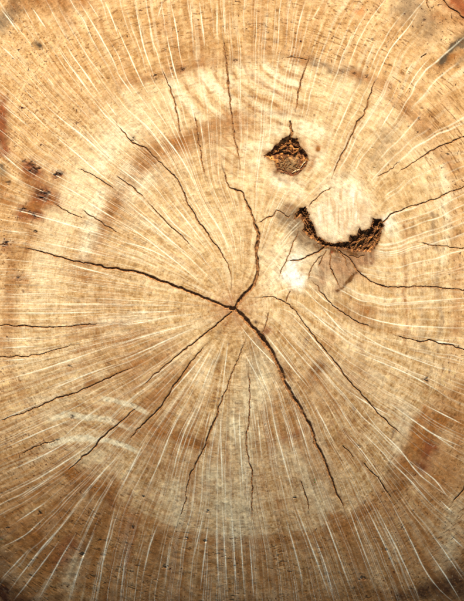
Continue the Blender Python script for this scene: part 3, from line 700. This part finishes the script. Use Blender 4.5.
def grid_mesh(name, sel):
    q = quads[sel]
    u, inv = np.unique(q, return_inverse=True)
    me = bpy.data.meshes.new(name)
    me.vertices.add(len(u)); me.loops.add(q.size); me.polygons.add(len(q))
    me.vertices.foreach_set('co', P[u].ravel())
    me.loops.foreach_set('vertex_index', inv.ravel().astype(np.int32))
    me.polygons.foreach_set('loop_start', np.arange(0, q.size, 4, dtype=np.int32))
    me.update(calc_edges=True)
    ca = me.color_attributes.new('wood_colour', 'FLOAT_COLOR', 'POINT')
    ca.data.foreach_set('color', COLS[u].ravel())
    me.validate()
    return me

heart = link('heartwood', grid_mesh('heartwood', fl == 0), stump, M_WOOD)
sap = link('sapwood', grid_mesh('sapwood', fl == 210), stump, M_WOOD)
knots = {}
knots[201] = link('knot', grid_mesh('knot', fl == 203), stump, M_WOOD)
knots[201]['label'] = 'large knot with a dark crescent cavity and radiating cracks'
link('knot_core', grid_mesh('knot_core', fl == 202), knots[201], M_WOOD)
cavB = link('cavity', grid_mesh('cavity', fl == 201), knots[201], M_CAV)
knots[200] = link('knot', grid_mesh('knot', fl == 200), stump, M_CAV)
knots[200]['label'] = 'small rotten knot hole with amber crumbs'
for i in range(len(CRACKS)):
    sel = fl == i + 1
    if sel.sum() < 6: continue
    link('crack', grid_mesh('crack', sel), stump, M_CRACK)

# loose and rotten pieces in the knots
def lump(bm, c, sx, sy, sz, rz, seed, tilt=0.0):
    """a torn splinter: a bar with ragged tapering ends"""
    rnd = random.Random(seed)
    cr, sr = math.cos(rz), math.sin(rz)
    rows = []
    n = 5
    for k in range(n):
        t = -1 + 2 * k / (n - 1)
        wd = (1 - .75 * abs(t) ** 1.5) * rnd.uniform(.65, 1.15)
        off = rnd.uniform(-.35, .35) * sy
        row = []
        for a, b in ((-1, -1), (1, -1), (.8, 1), (-.8, 1)):
            x = t * sx + rnd.uniform(-.12, .12) * sx
            y = off + a * sy * wd * rnd.uniform(.75, 1.1)
            z = b * sz * wd * rnd.uniform(.7, 1.1) + tilt * t * sx
            row.append(bm.verts.new((c[0] + cr * x - sr * y, c[1] + sr * x + cr * y, c[2] + z)))
        rows.append(row)
    for a, b in zip(rows[:-1], rows[1:]):
        for q in range(4):
            bm.faces.new((a[q], a[(q + 1) % 4], b[(q + 1) % 4], b[q]))
    bm.faces.new(rows[0][::-1]); bm.faces.new(rows[-1])

def floor_at(x, y):
    i = int(np.clip(np.searchsorted(xs, x), 0, nx - 1)); j = int(np.clip(np.searchsorted(ys, y), 0, ny - 1))
    p = P[j * nx + i]
    return Vector((float(p[0]), float(p[1]), float(p[2]))), int(label[j, i])

def pieces(parent, poly, lab, n_small, big, mats, seed):
    rnd = random.Random(seed)
    for k, (x, y, a, b, rz, mt, lift) in enumerate(big):
        bm = bmesh.new()
        p, _ = floor_at(x, y)
        lump(bm, (p.x, p.y, p.z + lift * .35 * MM), a * MM, b * .62 * MM, b * .4 * MM, rz, seed + k, rnd.uniform(-.15, .15))
        me = bpy.data.meshes.new('rotten_wood'); bm.to_mesh(me); bm.free()
        link('rotten_wood', me, parent, mt)
    px = [p[0] for p in poly]; py = [p[1] for p in poly]
    for mi, mt in enumerate(mats):
        bm = bmesh.new(); c = 0; tries = 0
        while c < n_small and tries < 6000:
            tries += 1
            x, y = rnd.uniform(min(px), max(px)), rnd.uniform(min(py), max(py))
            p, l = floor_at(x, y)
            if l != lab: continue
            s = rnd.uniform(.25, .6) * MM
            lump(bm, (p.x, p.y, p.z + .3 * s), s * rnd.uniform(1.6, 5), s, s * .6, rnd.gauss(.6, .8), rnd.random() * 50, rnd.uniform(-.35, .35))
            c += 1
        me = bpy.data.meshes.new('wood_crumbs'); bm.to_mesh(me); bm.free()
        ob = link('wood_crumbs', me, parent, mt); ob['kind'] = 'stuff'

pieces(knots[200], KNOT_A, 200, 70, [
    (283,147,4.2,2.2,.5,M_AMBER,3.0), (289,143,4.0,1.8,.1,M_AMBER,3.2), (296,145,3.2,2.4,-.4,M_ROT,2.5), (278,151,3.6,1.7,.4,M_AMBER,2.2), (287,151,4.5,2.0,-.2,M_ROT,2.8),
    (295,152,3.6,2.2,.6,M_AMBER,2.0), (301,157,3.2,1.7,-.9,M_AMBER,1.8), (282,158,4.0,2.0,.1,M_ROT,.4), (303,164,4.8,1.3,.9,M_PALEROT,2.4), (296,171,5.2,1.3,.45,M_PALEROT,1.6), (284,170,4.2,1.3,-.3,M_ROT,1.0), (269,155,3.5,1.3,.0,M_AMBER,1.6), (274,153,2.6,1.4,.4,M_ROT,2.0)],
    (M_AMBER, M_ROT, M_ROT), 3)
pieces(cavB, KNOT_B, 201, 150, [
    (303,212,3.6,1.5,-1.1,M_ROT,3), (307,222,4.0,1.5,-1.0,M_ROT,3.2), (309,231,3.8,1.6,-.8,M_AMBER,3), (316,239,3.6,1.3,-.5,M_ROT,2.5), (354,243,4.6,1.6,.5,M_ROT,3.5), (361,240,5.2,1.6,.6,M_AMBER,3.4), (366,246,5.0,1.5,.5,M_ROT,3.6), (371,238,5.2,1.6,.8,M_AMBER,3.2), (376,230,4.6,1.5,1.1,M_ROT,3.4), (378,240,3.8,1.5,.9,M_AMBER,3.0), (357,248,4.4,1.2,.1,M_ROT,2.6), (379,224,3.0,1.2,1.3,M_AMBER,2.6), (364,234,3.4,1.3,.7,M_ROT,3.2)],
    (M_ROT, M_AMBER, M_ROT), 8)

# ------------------------------------------------------------------ bark mantle of the stump and the ground it stands on
NT, prof = 360, [(-1.5, None), (2, 3), (9, 4), (17, 0), (21, -10), (22, -40), (24, -120), (28, -220), (40, -320), (62, -400), (80, -470)]
bm = bmesh.new(); ringsv = []
for k, (dr, dz) in enumerate(prof):
    ring_ = []
    for t in range(NT):
        a = 2 * math.pi * t / NT
        r0 = float(rim(a)) + dr
        lum = 0 if k == 0 else 3.2 * mnoise.noise(Vector((math.cos(a) * 22, math.sin(a) * 22, (dz or 0) * .006 + k * .1))) + (1.5 * mnoise.noise(Vector((math.cos(a) * 60, math.sin(a) * 60, k * .5))) if k > 1 else 0)
        r0 += lum
        yp = PITH[1] + r0 * math.sin(a)
        xp = PITH[0] + r0 * math.cos(a)
        zc = float(crown_z(np.clip(yp, -125, 735))) - .00012 * .6 * (xp - CX) ** 2
        s_ = (DIST * 1000 - zc) / (DIST * 1000)
        z = TOP * 1000 + zc + (-2.5 if dz is None else dz + lum * .4)
        if k == len(prof) - 1: z = -25
        ring_.append(bm.verts.new(((xp - CX) * s_ * MM, (CY - yp) * s_ * MM, z * MM)))
    ringsv.append(ring_)
for a, b in zip(ringsv[:-1], ringsv[1:]):
    for t in range(NT):
        bm.faces.new((a[t], a[(t + 1) % NT], b[(t + 1) % NT], b[t]))
bmesh.ops.recalc_face_normals(bm, faces=bm.faces)
me = bpy.data.meshes.new('bark'); bm.to_mesh(me); bm.free()
link('bark', me, stump, M_BARK)

bm = bmesh.new()
rad = [0.3, .6, .9, 1.4, 2.2, 4, 8, 18, 45, 120]
prev = None
for r0 in rad:
    cur = [bm.verts.new((r0 * math.cos(2 * math.pi * t / 96), r0 * math.sin(2 * math.pi * t / 96), .02 * mnoise.noise(Vector((r0 * 3 * math.cos(2 * math.pi * t / 96), r0 * 3 * math.sin(2 * math.pi * t / 96), 1))))) for t in range(96)]
    if prev:
        for t in range(96): bm.faces.new((prev[t], cur[t], cur[(t + 1) % 96], prev[(t + 1) % 96]))
    prev = cur
me = bpy.data.meshes.new('ground'); bm.to_mesh(me); bm.free()
g = link('ground', me, None, M_SOIL); g['kind'] = 'structure'; g['label'] = 'bare brown soil round the tree stump'
